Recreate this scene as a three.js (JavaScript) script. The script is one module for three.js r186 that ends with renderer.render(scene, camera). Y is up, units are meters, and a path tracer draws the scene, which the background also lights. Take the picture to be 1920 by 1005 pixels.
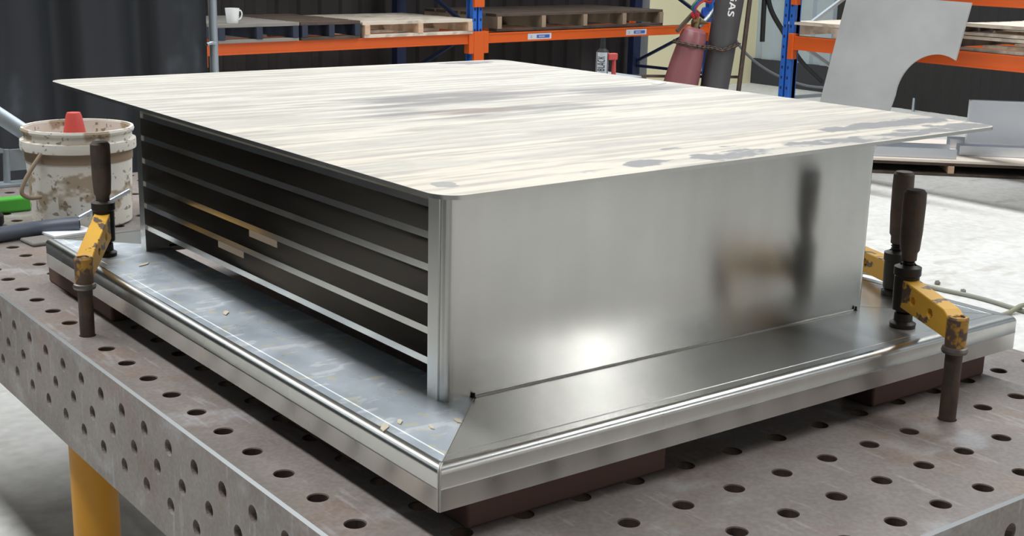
import * as THREE from 'three';
import { mergeGeometries, toCreasedNormals } from 'three/addons/utils/BufferGeometryUtils.js';
import { RoundedBoxGeometry } from 'three/addons/geometries/RoundedBoxGeometry.js';
import { RectAreaLightUniformsLib } from 'three/addons/lights/RectAreaLightUniformsLib.js';

// Everything is laid out in decimetres on the welding table's hole grid (one hole per decimetre):
// x runs along the front edge of the table, z towards the front, y = 0 is the table top; the floor is at y = -8.5.
const S = 0.1, TABLE_H = 0.85, FLOOR = -8.5;
const V = (x, y, z) => new THREE.Vector3(x * S, y * S + TABLE_H, z * S);

// ---------------------------------------------------------------- camera
const scene = new THREE.Scene();
const camera = new THREE.PerspectiveCamera(2 * Math.atan(502.5 / 2443.02) * 180 / Math.PI, 1920 / 1005, 0.05, 60);
camera.position.copy(V(-7.9533, 7.421, 13.6969));
camera.rotation.set(-0.2447, -0.651, 0.0232, 'YXZ');

// ---------------------------------------------------------------- renderer and lights
const renderer = new THREE.WebGLRenderer({ antialias: true });
renderer.toneMapping = THREE.LinearToneMapping;
renderer.toneMappingExposure = 1.35;
renderer.shadowMap.enabled = true;
renderer.shadowMap.type = THREE.PCFSoftShadowMap;
RectAreaLightUniformsLib.init();
scene.background = new THREE.Color(0.02, 0.022, 0.025);

const CEIL = 62;
// roof lights (long translucent strips in the roof, daylight above them): [x0, x1, z0, z1, radiance]
const ROOF_LIGHTS = [[-22, -15, -94, 18, 20], [58, 66, -94, 36, 19]];
// translucent wall sheets; the front door one is added for fill
const WALL_GLOW = 1.5, TALL_GLOW = 20, FILL_GLOW = 0.32;
const DAY = new THREE.Color(0.95, 0.98, 1.0), WARM = new THREE.Color(1.0, 0.97, 0.92), SKY = new THREE.Color(0.8, 0.91, 1.0);

function areaLight(name, w, h, center, look, glow, color = DAY) {
  const l = new THREE.RectAreaLight(color, glow, w * S, h * S);
  l.name = name; l.position.copy(center); l.lookAt(look); scene.add(l);
  return l;
}

// ---------------------------------------------------------------- helpers
let seed = 7;
const rnd = () => { seed = (seed * 1664525 + 1013904223) >>> 0; return seed / 4294967296; };
const taken = {};
function numbered(n) { taken[n] = (taken[n] ?? -1) + 1; return taken[n] ? `${n}_${String(taken[n]).padStart(3, '0')}` : n; }
function boxUV(g) {
  const p = g.attributes.position, n = g.attributes.normal, uv = new Float32Array(p.count * 2);
  for (let i = 0; i < p.count; i += 3) {
    let nx = 0, ny = 0, nz = 0;
    for (let k = 0; k < 3; k++) { nx += n.getX(i + k); ny += n.getY(i + k); nz += n.getZ(i + k); }
    nx = Math.abs(nx); ny = Math.abs(ny); nz = Math.abs(nz);
    for (let k = 0; k < 3; k++) {
      const x = p.getX(i + k), y = p.getY(i + k), z = p.getZ(i + k);
      const [u, v] = ny >= nx && ny >= nz ? [x, z] : nx >= nz ? [z, y] : [x, y];
      uv[2 * (i + k)] = u; uv[2 * (i + k) + 1] = v;
    }
  }
  g.setAttribute('uv', new THREE.BufferAttribute(uv, 2));
}
function plain(g) {
  const q = g.index ? g.toNonIndexed() : g.clone();
  if (!q.attributes.normal) q.computeVertexNormals();
  for (const k of Object.keys(q.attributes)) if (!['position', 'normal', 'uv'].includes(k)) q.deleteAttribute(k);
  if (!q.attributes.uv) q.setAttribute('uv', new THREE.BufferAttribute(new Float32Array(q.attributes.position.count * 2), 2));
  return q;
}
// join decimetre geometries into one metre geometry with uv in metres
function join(geos, keepUV) {
  const g = mergeGeometries((Array.isArray(geos) ? geos : [geos]).map(plain));
  g.scale(S, S, S);
  if (!keepUV) boxUV(g);
  return g;
}
function meshOf(name, geo, mat) { const m = new THREE.Mesh(geo, mat); m.name = name; m.castShadow = m.receiveShadow = true; return m; }
function thing(name, label, category, [x, y, z] = [0, 0, 0], turn = 0, group) {
  const o = new THREE.Group(); o.name = numbered(name); o.position.copy(V(x, y, z)); o.rotation.y = turn;
  o.userData = { label, category }; if (group) o.userData.group = group;
  scene.add(o); return o;
}
// a part whose shape is given in the thing's own frame (decimetres from its base)
function part(o, name, geos, mat, label, keepUV) {
  const m = meshOf(name, join(geos, keepUV), mat); if (label) m.userData.label = label; o.add(m); return m;
}
// a part whose shape is given on the table grid (thing must not be turned)
function partW(o, name, geos, mat, label, keepUV) {
  const g = join(geos, keepUV), r = o.isGroup ? o : o.parent;
  g.translate(-r.position.x, TABLE_H - r.position.y, -r.position.z);
  const m = meshOf(name, g, mat); if (label) m.userData.label = label; o.add(m); return m;
}
function single(name, label, category, pos, turn, geos, mat, group, keepUV) {
  const m = meshOf(numbered(name), join(geos, keepUV), mat);
  m.position.copy(V(...pos)); m.rotation.y = turn; m.userData = { label, category }; if (group) m.userData.group = group;
  scene.add(m); return m;
}
function struct(name, geos, mat) {
  const g = join(geos); g.translate(0, TABLE_H, 0);
  const m = meshOf(name, g, mat); m.userData = { kind: 'structure' }; scene.add(m); return m;
}
// ---- shapes (decimetres)
const box = (x0, x1, y0, y1, z0, z1, r = 0) => {
  const w = x1 - x0, h = y1 - y0, d = z1 - z0;
  const g = r > 0 ? new RoundedBoxGeometry(w, h, d, 2, Math.min(r, w / 2.01, h / 2.01, d / 2.01)) : new THREE.BoxGeometry(w, h, d);
  return g.translate((x0 + x1) / 2, (y0 + y1) / 2, (z0 + z1) / 2);
};
const vec = (a) => new THREE.Vector3(...a);
function rod(a, b, r0, r1 = r0, seg = 20, open = false) {
  const A = vec(a), B = vec(b), d = B.clone().sub(A), g = new THREE.CylinderGeometry(r1, r0, d.length(), seg, 1, open);
  g.applyQuaternion(new THREE.Quaternion().setFromUnitVectors(new THREE.Vector3(0, 1, 0), d.clone().normalize()));
  return g.translate(...A.add(B).multiplyScalar(0.5).toArray());
}
const tube = (pts, r, n = 48, seg = 10) => new THREE.TubeGeometry(new THREE.CatmullRomCurve3(pts.map(vec)), n, r, seg);
const lathe = (prof, [x, y, z] = [0, 0, 0], seg = 32) => toCreasedNormals(new THREE.LatheGeometry(prof.map(([r, h]) => new THREE.Vector2(r, h)), seg), 0.6).translate(x, y, z);
function bar(a, b, w, h) { // rectangular bar from a to b
  const A = vec(a), B = vec(b), d = B.clone().sub(A), L = d.length(), g = new THREE.BoxGeometry(w, h, L);
  const o = new THREE.Object3D(); o.position.copy(A.clone().add(B).multiplyScalar(0.5)); o.lookAt(B); o.updateMatrix();
  return g.applyMatrix4(o.matrix);
}
function quads(list) { // list of [a,b,c,d] corner quads
  const p = [];
  for (const [a, b, c, d] of list) p.push(...a, ...b, ...c, ...a, ...c, ...d);
  const g = new THREE.BufferGeometry(); g.setAttribute('position', new THREE.Float32BufferAttribute(p, 3)); g.computeVertexNormals();
  return g;
}
const extrude = (shape, depth, bevel = 0, curve = 12) => new THREE.ExtrudeGeometry(shape, { depth, bevelEnabled: bevel > 0, bevelThickness: bevel, bevelSize: bevel, bevelOffset: -bevel, bevelSegments: 1, curveSegments: curve });
function poly(pts) { const s = new THREE.Shape(); pts.forEach(([x, y], i) => i ? s.lineTo(x, y) : s.moveTo(x, y)); s.closePath(); return s; }
const hole = (x, y, r) => { const h = new THREE.Path(); h.absarc(x, y, r, 0, Math.PI * 2, true); return h; };

// ---- noise textures
function lattice(n, s) { let q = s; const a = new Float32Array(n * n); for (let i = 0; i < a.length; i++) { q = (q * 1664525 + 1013904223) >>> 0; a[i] = q / 4294967296; } return a; }
const LAT = [1, 2, 3, 4].map((k) => lattice(256, k * 977));
function vnoise(x, y, px, py, k = 0) { // tileable value noise, periods px, py
  const L = LAT[k & 3], xi = Math.floor(x), yi = Math.floor(y), fx = x - xi, fy = y - yi;
  const sx = fx * fx * (3 - 2 * fx), sy = fy * fy * (3 - 2 * fy);
  const X0 = ((xi % px) + px) % px & 255, X1 = (((xi + 1) % px) + px) % px & 255, Y0 = (((yi % py) + py) % py & 255) * 256, Y1 = ((((yi + 1) % py) + py) % py & 255) * 256;
  const a = L[Y0 + X0] + (L[Y0 + X1] - L[Y0 + X0]) * sx, b = L[Y1 + X0] + (L[Y1 + X1] - L[Y1 + X0]) * sx;
  return a + (b - a) * sy;
}
function fbm(u, v, fx, fy, oct = 4, k = 0) { let s = 0, a = 0.5, n = 0; for (let o = 0; o < oct; o++) { s += a * vnoise(u * fx, v * fy, fx, fy, k + o); n += a; a *= 0.55; fx *= 2; fy *= 2; } return s / n; }
const sstep = (a, b, x) => { const t = Math.min(1, Math.max(0, (x - a) / (b - a))); return t * t * (3 - 2 * t); };
function tex(w, h, fn, color, metres) {
  const d = new Uint8Array(w * h * 4);
  for (let j = 0; j < h; j++) for (let i = 0; i < w; i++) {
    const c = fn((i + 0.5) / w, (j + 0.5) / h), q = (j * w + i) * 4;
    d[q] = c[0]; d[q + 1] = c[1]; d[q + 2] = c[2]; d[q + 3] = 255;
  }
  const t = new THREE.DataTexture(d, w, h); t.wrapS = t.wrapT = THREE.RepeatWrapping; t.magFilter = THREE.LinearFilter; t.minFilter = THREE.LinearMipmapLinearFilter; t.generateMipmaps = true;
  if (color) t.colorSpace = THREE.SRGBColorSpace;
  if (metres) t.repeat.set(1 / metres[0], 1 / metres[1]);
  t.needsUpdate = true; return t;
}
const clampB = (x) => Math.max(0, Math.min(255, x));
const mixc = (a, b, t) => a.map((x, i) => clampB(x + (b[i] - x) * t));
function std(name, o) { const m = new THREE.MeshPhysicalMaterial(o); m.name = name; return m; }

// ---------------------------------------------------------------- materials
// rolled aluminium: smudges and handling marks in gloss, faint colour mottling
const aluTone = tex(512, 512, (u, v) => { const t = fbm(u, v, 5, 5, 5), s = fbm(u, v, 40, 3, 3, 1), k = 205 + (t - 0.5) * 18 + (s - 0.5) * 8; return [clampB(k + 2), clampB(k), clampB(k - 5)]; }, true, [0.9, 0.9]);
const aluRough = tex(512, 512, (u, v) => { const k = 128 + (fbm(u, v, 4, 4, 4, 2) - 0.5) * 40; return [0, clampB(k), 0]; }, false, [0.7, 0.7]);
const alu = std('brushed_aluminium', { color: 0xffffff, metalness: 1, roughness: 0.44, map: aluTone, roughnessMap: aluRough, anisotropy: 0.88, anisotropyRotation: Math.PI / 2 });
const aluPan = std('handled_aluminium', { color: 0xffffff, metalness: 0.72, roughness: 0.5, map: aluTone, roughnessMap: aluRough, anisotropy: 0.6, anisotropyRotation: Math.PI / 2 });
const aluSkirt = std('folded_aluminium', { color: 0xffffff, metalness: 1, roughness: 0.56, map: aluTone, roughnessMap: aluRough });
const aluBlade = std('louvre_aluminium', { color: 0xffffff, metalness: 1, roughness: 0.38, map: aluTone, roughnessMap: aluRough });
const aluPlain = std('mill_aluminium', { color: 0xffffff, metalness: 1, roughness: 0.52, map: aluTone, roughnessMap: aluRough });
const filmTone = tex(512, 512, (u, v) => {
  const n = fbm(u, v, 7, 7, 5), w = sstep(0.56, 0.7, fbm(u, v, 11, 26, 4, 1)), y = sstep(0.68, 0.76, fbm(u, v, 16, 20, 3, 2));
  let c = mixc([184, 193, 202], [216, 222, 228], n); c = mixc(c, [240, 243, 246], w * 0.7); c = mixc(c, [224, 218, 192], y * 0.6); return c;
}, true, [0.42, 0.42]);
const filmRough = tex(512, 512, (u, v) => { const k = 130 + (fbm(u, v, 9, 9, 5, 3) - 0.5) * 150; return [0, clampB(k), 0]; }, false, [0.42, 0.42]);
const aluDusty = std('dusty_aluminium', { color: 0xffffff, metalness: 0.35, roughness: 0.8, map: filmTone, roughnessMap: filmRough });
const weldBead = std('weld_bead', { color: 0xc4c2bc, metalness: 0.35, roughness: 0.5 });
const burnt = std('burnt_tack', { color: 0x2a2624, metalness: 0.3, roughness: 0.8 });

// the cap plate: white peeling film and dust in streaks along the rolling direction, bare grey metal where it has rubbed off
const PX0 = 0.4, PX1 = 12.4, PZ0 = -13.6, PZ1 = 1.4;
const plateTone = tex(1536, 1536, (u, v) => {
  const x = PX0 + (PX1 - PX0) * u, z = PZ0 + (PZ1 - PZ0) * v;
  const wob = (fbm(u, v, 4, 4, 3, 1) - 0.5) * 2.4;
  const str = fbm(u + 0.04 * v, v, 7, 90, 3, 1), str2 = fbm(u, v, 3, 46, 2, 3), fine = fbm(u, v, 60, 160, 2, 2);
  let c = mixc([236, 231, 222], [242, 232, 217], sstep(-8, 0, z + wob));
  c = mixc(c, [192, 184, 176], sstep(0.46, 0.76, str) * 0.8);
  c = mixc(c, [196, 187, 178], sstep(0.45, 0.95, 0.5 + 0.5 * Math.sin(z * 17 + 1.3 * wob + 0.35 * x)) * sstep(0.35, 0.6, fbm(u, v, 5, 9, 3, 2)) * 0.55);
  c = mixc(c, [208, 202, 196], sstep(0.48, 0.7, str2) * 0.6);
  const gr = (cx, cz, rx, rz) => Math.exp(-(((x - cx + wob * 0.5) / rx) ** 2 + ((z - cz + wob * 0.25) / rz) ** 2));
  const tear = fbm(u + 0.05 * v, v, 6, 54, 4, 2);
  const bare = Math.max(gr(6.4, -6.8, 4.0, 1.5), 0.95 * gr(10.0, -6.5, 2.2, 1.2), 0.85 * gr(4.0, -5.4, 2.0, 1.0), 0.9 * gr(6.2, -4.8, 2.6, 0.8));
  c = mixc(c, [152, 147, 147], sstep(0.58, 0.92, bare * 0.62 + tear * 0.62));
  c = mixc(c, [150, 128, 120], sstep(0.6, 0.86, gr(5.4, -5.0, 2.0, 0.8) * 0.6 + tear * 0.5) * 0.7);
  const edge = Math.max(gr(10.6, -0.1, 2.2, 0.42) * 1.1, gr(11.6, 0.7, 1.4, 0.4), 0.75 * Math.exp(-(((z - 0.7 - 0.15 * wob) / 0.34) ** 2)) * sstep(1.5, 4.5, x), 0.6 * gr(5.9, 0, 0.9, 0.3), gr(11.2, -12.8, 1.2, 0.5) * 0.8);
  c = mixc(c, [152, 150, 152], sstep(0.62, 0.7, edge * 0.55 + fbm(u, v, 22, 50, 4, 3) * 0.62));
  const dab = ((x - 0.98) / 0.17) ** 2 + ((z - 0.55) / 0.2) ** 2 + (fine - 0.5);
  c = mixc(c, [176, 172, 170], 1 - sstep(0.8, 1.05, dab));
  return c.map((k) => clampB(k + (fine - 0.5) * 14));
}, true);
plateTone.wrapS = plateTone.wrapT = THREE.ClampToEdgeWrapping;
const capMat = std('film_on_plate', { color: 0xdddbd6, map: plateTone, roughness: 0.55, metalness: 0 });

// welding table steel: brown grey mill scale with rubbed bright patches
const steelTone = tex(1024, 1024, (u, v) => {
  const n = fbm(u, v, 5, 5, 5), r = fbm(u, v, 9, 9, 4, 1), s = fbm(u, v, 90, 14, 3, 2);
  let c = mixc([124, 114, 108], [154, 145, 140], n); c = mixc(c, [140, 117, 104], sstep(0.55, 0.8, r) * 0.5);
  c = mixc(c, [180, 181, 184], sstep(0.6, 0.8, fbm(u, v, 7, 12, 4, 3)) * 0.5); c = mixc(c, [182, 183, 186], sstep(0.66, 0.8, s) * 0.35);
  return c.map((k) => clampB(k + (vnoise(u * 240, v * 240, 240, 240) - 0.5) * 16));
}, true, [1.1, 1.1]);
const steelRough = tex(512, 512, (u, v) => [0, clampB(140 + (fbm(u, v, 8, 8, 5, 2) - 0.5) * 110), 0], false, [0.8, 0.8]);
const tableSteel = std('table_steel', { color: 0xffffff, map: steelTone, metalness: 0.12, roughness: 0.85, roughnessMap: steelRough });
const edgeSteel = std('rubbed_edge_steel', { color: 0xd8d8d8, metalness: 0.9, roughness: 0.4 });
const rustTone = tex(512, 512, (u, v) => { const n = fbm(u, v, 10, 10, 5, 1), r = sstep(0.5, 0.7, fbm(u, v, 14, 14, 4, 2)); return mixc(mixc([70, 60, 54], [100, 86, 77], n), [104, 76, 58], r * 0.5); }, true, [0.25, 0.25]);
const rustSteel = std('brown_oxidised_steel', { color: 0xffffff, map: rustTone, metalness: 0.35, roughness: 0.6 });
const collarSteel = std('rubbed_collar_steel', { color: 0x7d7670, metalness: 0.8, roughness: 0.45 });
const oilSteel = std('dark_oily_steel', { color: 0x39342f, metalness: 0.6, roughness: 0.5 });
const yellowWorn = std('worn_yellow_paint', { color: 0xffffff, roughness: 0.5, map: tex(512, 512, (u, v) => {
  const n = fbm(u, v, 12, 12, 5, 2), w = sstep(0.6, 0.68, n), d = fbm(u, v, 5, 5, 4, 1);
  return mixc(mixc([240, 184, 58], [216, 158, 46], d), [98, 76, 62], w);
}, true, [0.3, 0.3]) });
const yellowRust = std('rubbed_yellow_paint', { color: 0xffffff, roughness: 0.55, metalness: 0.1, map: tex(512, 512, (u, v) => {
  const w = sstep(0.40, 0.56, fbm(u, v, 14, 14, 5, 3)); return mixc([190, 140, 54], [96, 76, 64], w);
}, true, [0.22, 0.22]) });
const legYellow = std('yellow_leg_paint', { color: 0xd9971f, roughness: 0.5 });
const orangePaint = std('orange_paint', { color: 0xd65c1c, roughness: 0.45 });
const bluePaint = std('blue_paint', { color: 0x2a68c4, roughness: 0.45 });
const navyPaint = std('navy_paint', { color: 0x1f2a4a, roughness: 0.5 });
const galv = std('galvanised_steel', { color: 0xaab2b8, metalness: 0.7, roughness: 0.5 });
const woodTone = (a, b, k) => tex(512, 512, (u, v) => { const g = fbm(u, v, 3, 60, 4, k), n = fbm(u, v, 6, 6, 4, k + 1); return mixc(mixc(a, b, g), a.map((x) => x * 0.75), sstep(0.55, 0.8, n) * 0.6); }, true, [0.6, 0.6]);
const paleWood = std('pale_timber', { color: 0xffffff, map: woodTone([205, 190, 172], [232, 220, 204], 0), roughness: 0.8 });
const pinkWood = std('new_pine', { color: 0xffffff, map: woodTone([196, 160, 132], [222, 190, 162], 1), roughness: 0.8 });
const darkWood = std('old_timber', { color: 0xffffff, map: woodTone([74, 62, 54], [104, 88, 76], 2), roughness: 0.85 });
const bluePlastic = std('dark_plastic_pallet', { color: 0x2a3142, roughness: 0.6 });
const black = std('black_rubber', { color: 0x1b1b1d, roughness: 0.6 });
const concrete = std('concrete_floor', { color: 0xffffff, roughness: 0.7, map: tex(1024, 1024, (u, v) => {
  const n = fbm(u, v, 6, 6, 5), st = sstep(0.62, 0.78, fbm(u, v, 9, 22, 5, 1)), f = fbm(u, v, 80, 80, 2, 3);
  let c = mixc([194, 193, 188], [212, 211, 207], n); c = mixc(c, [172, 165, 157], st * 0.5); return c.map((k) => clampB(k + (f - 0.5) * 22));
}, true, [2.6, 2.6]) });
const creamWall = std('cream_wall', { color: 0xe2d9b4, roughness: 0.85 });
const greyClad = std('grey_cladding', { color: 0xa6b1b9, roughness: 0.55, metalness: 0.1 });
const darkClad = std('charcoal_cladding', { color: 0x3a3433, roughness: 0.75 });
const roofMat = std('roof_sheet', { color: 0x6a6e70, roughness: 0.7 });
const glow = (name, color, k) => std(name, { color: 0x222222, emissive: color, emissiveIntensity: k, roughness: 0.6 });

// ---------------------------------------------------------------- the setting
const RX0 = -70, RX1 = 112, RZ0 = -96, RZ1 = 90;
struct('floor', box(RX0 - 2, RX1 + 2, FLOOR - 1, FLOOR, RZ0 - 2, RZ1 + 2), concrete);
const ceil = [];
{ const xs = [RX0 - 2, ...ROOF_LIGHTS.flatMap(([a, b]) => [a, b]), RX1 + 2];
  for (let i = 0; i < xs.length; i += 2) ceil.push(box(xs[i], xs[i + 1], CEIL, CEIL + 1, RZ0 - 2, RZ1 + 2));
  for (const [a, b, c, d] of ROOF_LIGHTS) ceil.push(box(a, b, CEIL, CEIL + 1, RZ0 - 2, c), box(a, b, CEIL, CEIL + 1, d, RZ1 + 2)); }
struct('ceiling', ceil, roofMat);
ROOF_LIGHTS.forEach(([a, b, c, d, glowing], i) => {
  struct(`window_${i + 1}`, box(a, b, CEIL + 0.3, CEIL + 0.6, c, d), glow('roof_light_sheet', DAY, 1.5));
  areaLight(`roof_window_light_${i + 1}`, b - a, d - c, V((a + b) / 2, CEIL + 0.2, (c + d) / 2), V((a + b) / 2, 0, (c + d) / 2), glowing);
});
// walls; translucent sheets fill the openings
const CL0 = 24, CL1 = 50;           // clerestory band of the rear wall
const DW = [-6, 70, FLOOR, 36];      // unseen roller door, added to the front wall as fill light
const TW = [80, 84, 18, 52];         // tall translucent strip of the front wall
struct('wall_left', box(RX0 - 2, RX0, FLOOR, CEIL, RZ0, RZ1), roofMat);
struct('wall_rear', [box(RX0 - 2, RX1 + 2, FLOOR, CL0, RZ0 - 2, RZ0), box(RX0 - 2, RX1 + 2, CL1, CEIL, RZ0 - 2, RZ0)], creamWall);
struct('window_4', box(RX0, RX1, CL0, CL1, RZ0 - 1, RZ0 - 0.5), glow('wall_light_sheet', SKY, 0.4));
areaLight('rear_window_light', RX1 - RX0, CL1 - CL0, V((RX0 + RX1) / 2, (CL0 + CL1) / 2, RZ0 - 0.4), V((RX0 + RX1) / 2, (CL0 + CL1) / 2, 0), WALL_GLOW, SKY);
struct('wall_front', [box(RX0 - 2, DW[0], FLOOR, CEIL, RZ1, RZ1 + 2), box(DW[0], DW[1], DW[3], CEIL, RZ1, RZ1 + 2), box(DW[1], TW[0], FLOOR, CEIL, RZ1, RZ1 + 2), box(TW[1], RX1 + 2, FLOOR, CEIL, RZ1, RZ1 + 2), box(TW[0], TW[1], FLOOR, TW[2], RZ1, RZ1 + 2), box(TW[0], TW[1], TW[3], CEIL, RZ1, RZ1 + 2)], roofMat);
struct('added_door_1', corrugated(DW[1] - DW[0], FLOOR, DW[3], 2, 0.3).rotateY(Math.PI).translate(DW[1], 0, RZ1 + 1), glow('added_door_sheet', WARM, 0.1));  // added glowing panel, brightens what the plain vent wall reflects
areaLight('added_door_fill_light', DW[1] - DW[0], DW[3] - FLOOR, V((DW[0] + DW[1]) / 2, (DW[3] + FLOOR) / 2, RZ1 + 0.5), V((DW[0] + DW[1]) / 2, (DW[3] + FLOOR) / 2, 0), FILL_GLOW, WARM);  // fill light of the added door
struct('window_5', box(TW[0], TW[1], TW[2], TW[3], RZ1 + 0.5, RZ1 + 1), glow('tall_light_sheet', DAY, 1.5));
areaLight('front_window_light', TW[1] - TW[0], TW[3] - TW[2], V((TW[0] + TW[1]) / 2, (TW[2] + TW[3]) / 2, RZ1 + 0.4), V((TW[0] + TW[1]) / 2, (TW[2] + TW[3]) / 2, 0), TALL_GLOW);
// right wall: corrugated sheet on a dark plinth
function corrugated(len, y0, y1, pitch, depth) { // sheet along +x in its own frame, ribs towards +z
  const q = [], top = [];
  for (let x = 0; x < len; x += pitch) top.push([x, 0], [x + pitch * 0.35, 0], [x + pitch * 0.45, depth], [x + pitch * 0.9, depth]);
  for (let i = 0; i + 1 < top.length; i++) { const [a, b] = top[i], [c, d] = top[i + 1]; q.push([[a, y0, b], [c, y0, d], [c, y1, d], [a, y1, b]]); }
  return quads(q);
}
struct('wall_right', [box(RX1, RX1 + 2, FLOOR, CEIL, RZ0, RZ1), corrugated(RZ1 - RZ0, FLOOR + 3, CEIL, 3, 0.35).rotateY(-Math.PI / 2).translate(RX1 - 0.05, 0, RZ0)], greyClad);
struct('added_dark_panel', corrugated(84, FLOOR, 24, 2.2, 0.12).rotateY(-Math.PI / 2).translate(107, 0, -80), std('near_black_sheet', { color: 0x1d1b1b, roughness: 0.8 }));  // near-black ribbed panel added behind the right rack for a dark background
struct('baseboard_right', box(RX1 - 0.6, RX1 - 0.02, FLOOR, FLOOR + 3, RZ0, RZ1), std('plinth', { color: 0x33353a, roughness: 0.8 }));

// ---------------------------------------------------------------- welding table
const TX0 = -0.5, TX1 = 14.5, TZ0 = -26.5, TZ1 = 4.5, TB = -2.12, CH = 0.04;
{
  const o = thing('welding_table', 'large brown-grey steel welding table with a grid of round holes', 'table', [7, FLOOR, -11]);
  const ring = [];
  for (let k = 0; k <= 24; k++) { const a = k * Math.PI / 12, c = Math.cos(a), s = Math.sin(a), m = Math.max(Math.abs(c), Math.abs(s)); ring.push([c, s, 0.5 * c / m, 0.5 * s / m]); }
  const q = [], wall = [], cx = (x) => Math.min(TX1 - CH, Math.max(TX0 + CH, x)), cz = (z) => Math.min(TZ1 - CH, Math.max(TZ0 + CH, z));
  const R = 0.14, RC = 0.155, D = -0.25;
  for (let i = 0; i < 15; i++) for (let j = -26; j <= 4; j++) for (let k = 0; k < 24; k++) {
    const [c0, s0, ox0, oz0] = ring[k], [c1, s1, ox1, oz1] = ring[k + 1];
    const O0 = [cx(i + ox0), 0, cz(j + oz0)], O1 = [cx(i + ox1), 0, cz(j + oz1)];
    const A0 = [i + RC * c0, 0, j + RC * s0], A1 = [i + RC * c1, 0, j + RC * s1], B0 = [i + R * c0, -0.015, j + R * s0], B1 = [i + R * c1, -0.015, j + R * s1], C0 = [i + R * c0, D, j + R * s0], C1 = [i + R * c1, D, j + R * s1];
    q.push([O0, A0, A1, O1]); wall.push([A0, B0, B1, A1], [B0, C0, C1, B1]);
    q.push([[O0[0], D, O0[2]], [O1[0], D, O1[2]], C1, C0]);
  }
  partW(o, 'top_plate', quads(q), tableSteel);
  partW(o, 'hole_bores', quads(wall), rustSteel);
  const side = (len, first, n) => { // side panel with three staggered rows of holes; local x along, y up from TB to -CH
    const s = poly([[0, TB], [len, TB], [len, -CH], [0, -CH]]);
    for (let r = 0; r < 3; r++) for (let k = 0; k < n; k++) { const x = first + k + (r === 1 ? 0.5 : 0); if (x > 0.2 && x < len - 0.2) s.holes.push(hole(x, -0.5 * (r + 1), 0.14)); }
    return extrude(s, 0.2, 0, 8);
  };
  const L = TZ1 - TZ0, W = TX1 - TX0;
  partW(o, 'side_panel', side(L, 0.5, 31).rotateY(-Math.PI / 2).translate(TX0 + 0.2, 0, TZ0), tableSteel);
  partW(o, 'side_panel', side(L, 0.5, 31).rotateY(-Math.PI / 2).translate(TX1, 0, TZ0), tableSteel);
  partW(o, 'side_panel', side(W, 0.5, 15).translate(TX0, 0, TZ1 - 0.2), tableSteel);
  partW(o, 'side_panel', side(W, 0.5, 15).translate(TX0, 0, TZ0), tableSteel);
  const ed = (a, b, dx, dz) => quads([[[a[0], 0, a[1]], [b[0], 0, b[1]], [b[0] + dx, -CH, b[1] + dz], [a[0] + dx, -CH, a[1] + dz]]]);
  partW(o, 'worn_edge', [ed([TX0 + CH, TZ0], [TX0 + CH, TZ1], -CH, 0)], edgeSteel, 'bright rubbed edge');
  partW(o, 'worn_edge', [ed([TX0, TZ1 - CH], [TX1, TZ1 - CH], 0, CH)], edgeSteel, 'bright rubbed edge');
  partW(o, 'worn_edge', [ed([TX1 - CH, TZ1], [TX1 - CH, TZ0], CH, 0)], edgeSteel, 'bright rubbed edge');
  for (const z of [-2.4, -7.9, -15.5, -21]) partW(o, 'cross_rib', box(TX0 + 0.2, TX1 - 0.2, TB + 0.5, -0.25, z - 0.06, z + 0.06), tableSteel);
  for (const x of [0.25, 13.75]) for (const z of [3.2, -10.85, -25.2]) {
    const l = partW(o, 'leg', rod([x, FLOOR + 0.3, z], [x, -0.25, z], 0.46, 0.46, 32), legYellow, 'yellow painted round leg');
    partW(l, 'foot_plate', box(x - 0.7, x + 0.7, FLOOR, FLOOR + 0.3, z - 0.7, z + 0.7, 0.04), oilSteel).position.set(0, 0, 0);
  }
}

// ---------------------------------------------------------------- packing blocks under the vent
const H = 0.5;
const blockTone = std('rusty_box_section', { color: 0x6b5148, roughness: 0.75, metalness: 0.2 });
for (const [x0, x1, z0, z1, m, lab] of [
  [1.1, 4.64, 0.4, 0.98, blockTone, 'brown rusty steel packing block under the folded corner of the vent tray'],
  [9.4, 12.58, 0.3, 0.97, blockTone, 'brown steel packing block under the vent tray beside the bright yellow clamp pin'],
  [0.69, 1.25, -14.37, -10.6, blockTone, 'brown steel packing block jutting out under the vent tray near the bucket'],
  [1.0, 1.6, -5, -1.8, blockTone, 'brown steel packing block deep under the louvred side of the vent'],
]) single('packing_block', lab, 'block', [(x0 + x1) / 2, 0, (z0 + z1) / 2], 0, box(-(x1 - x0) / 2, (x1 - x0) / 2, 0, H - 0.004, -(z1 - z0) / 2, (z1 - z0) / 2, 0.05), m, 'packing blocks under the vent');

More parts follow.
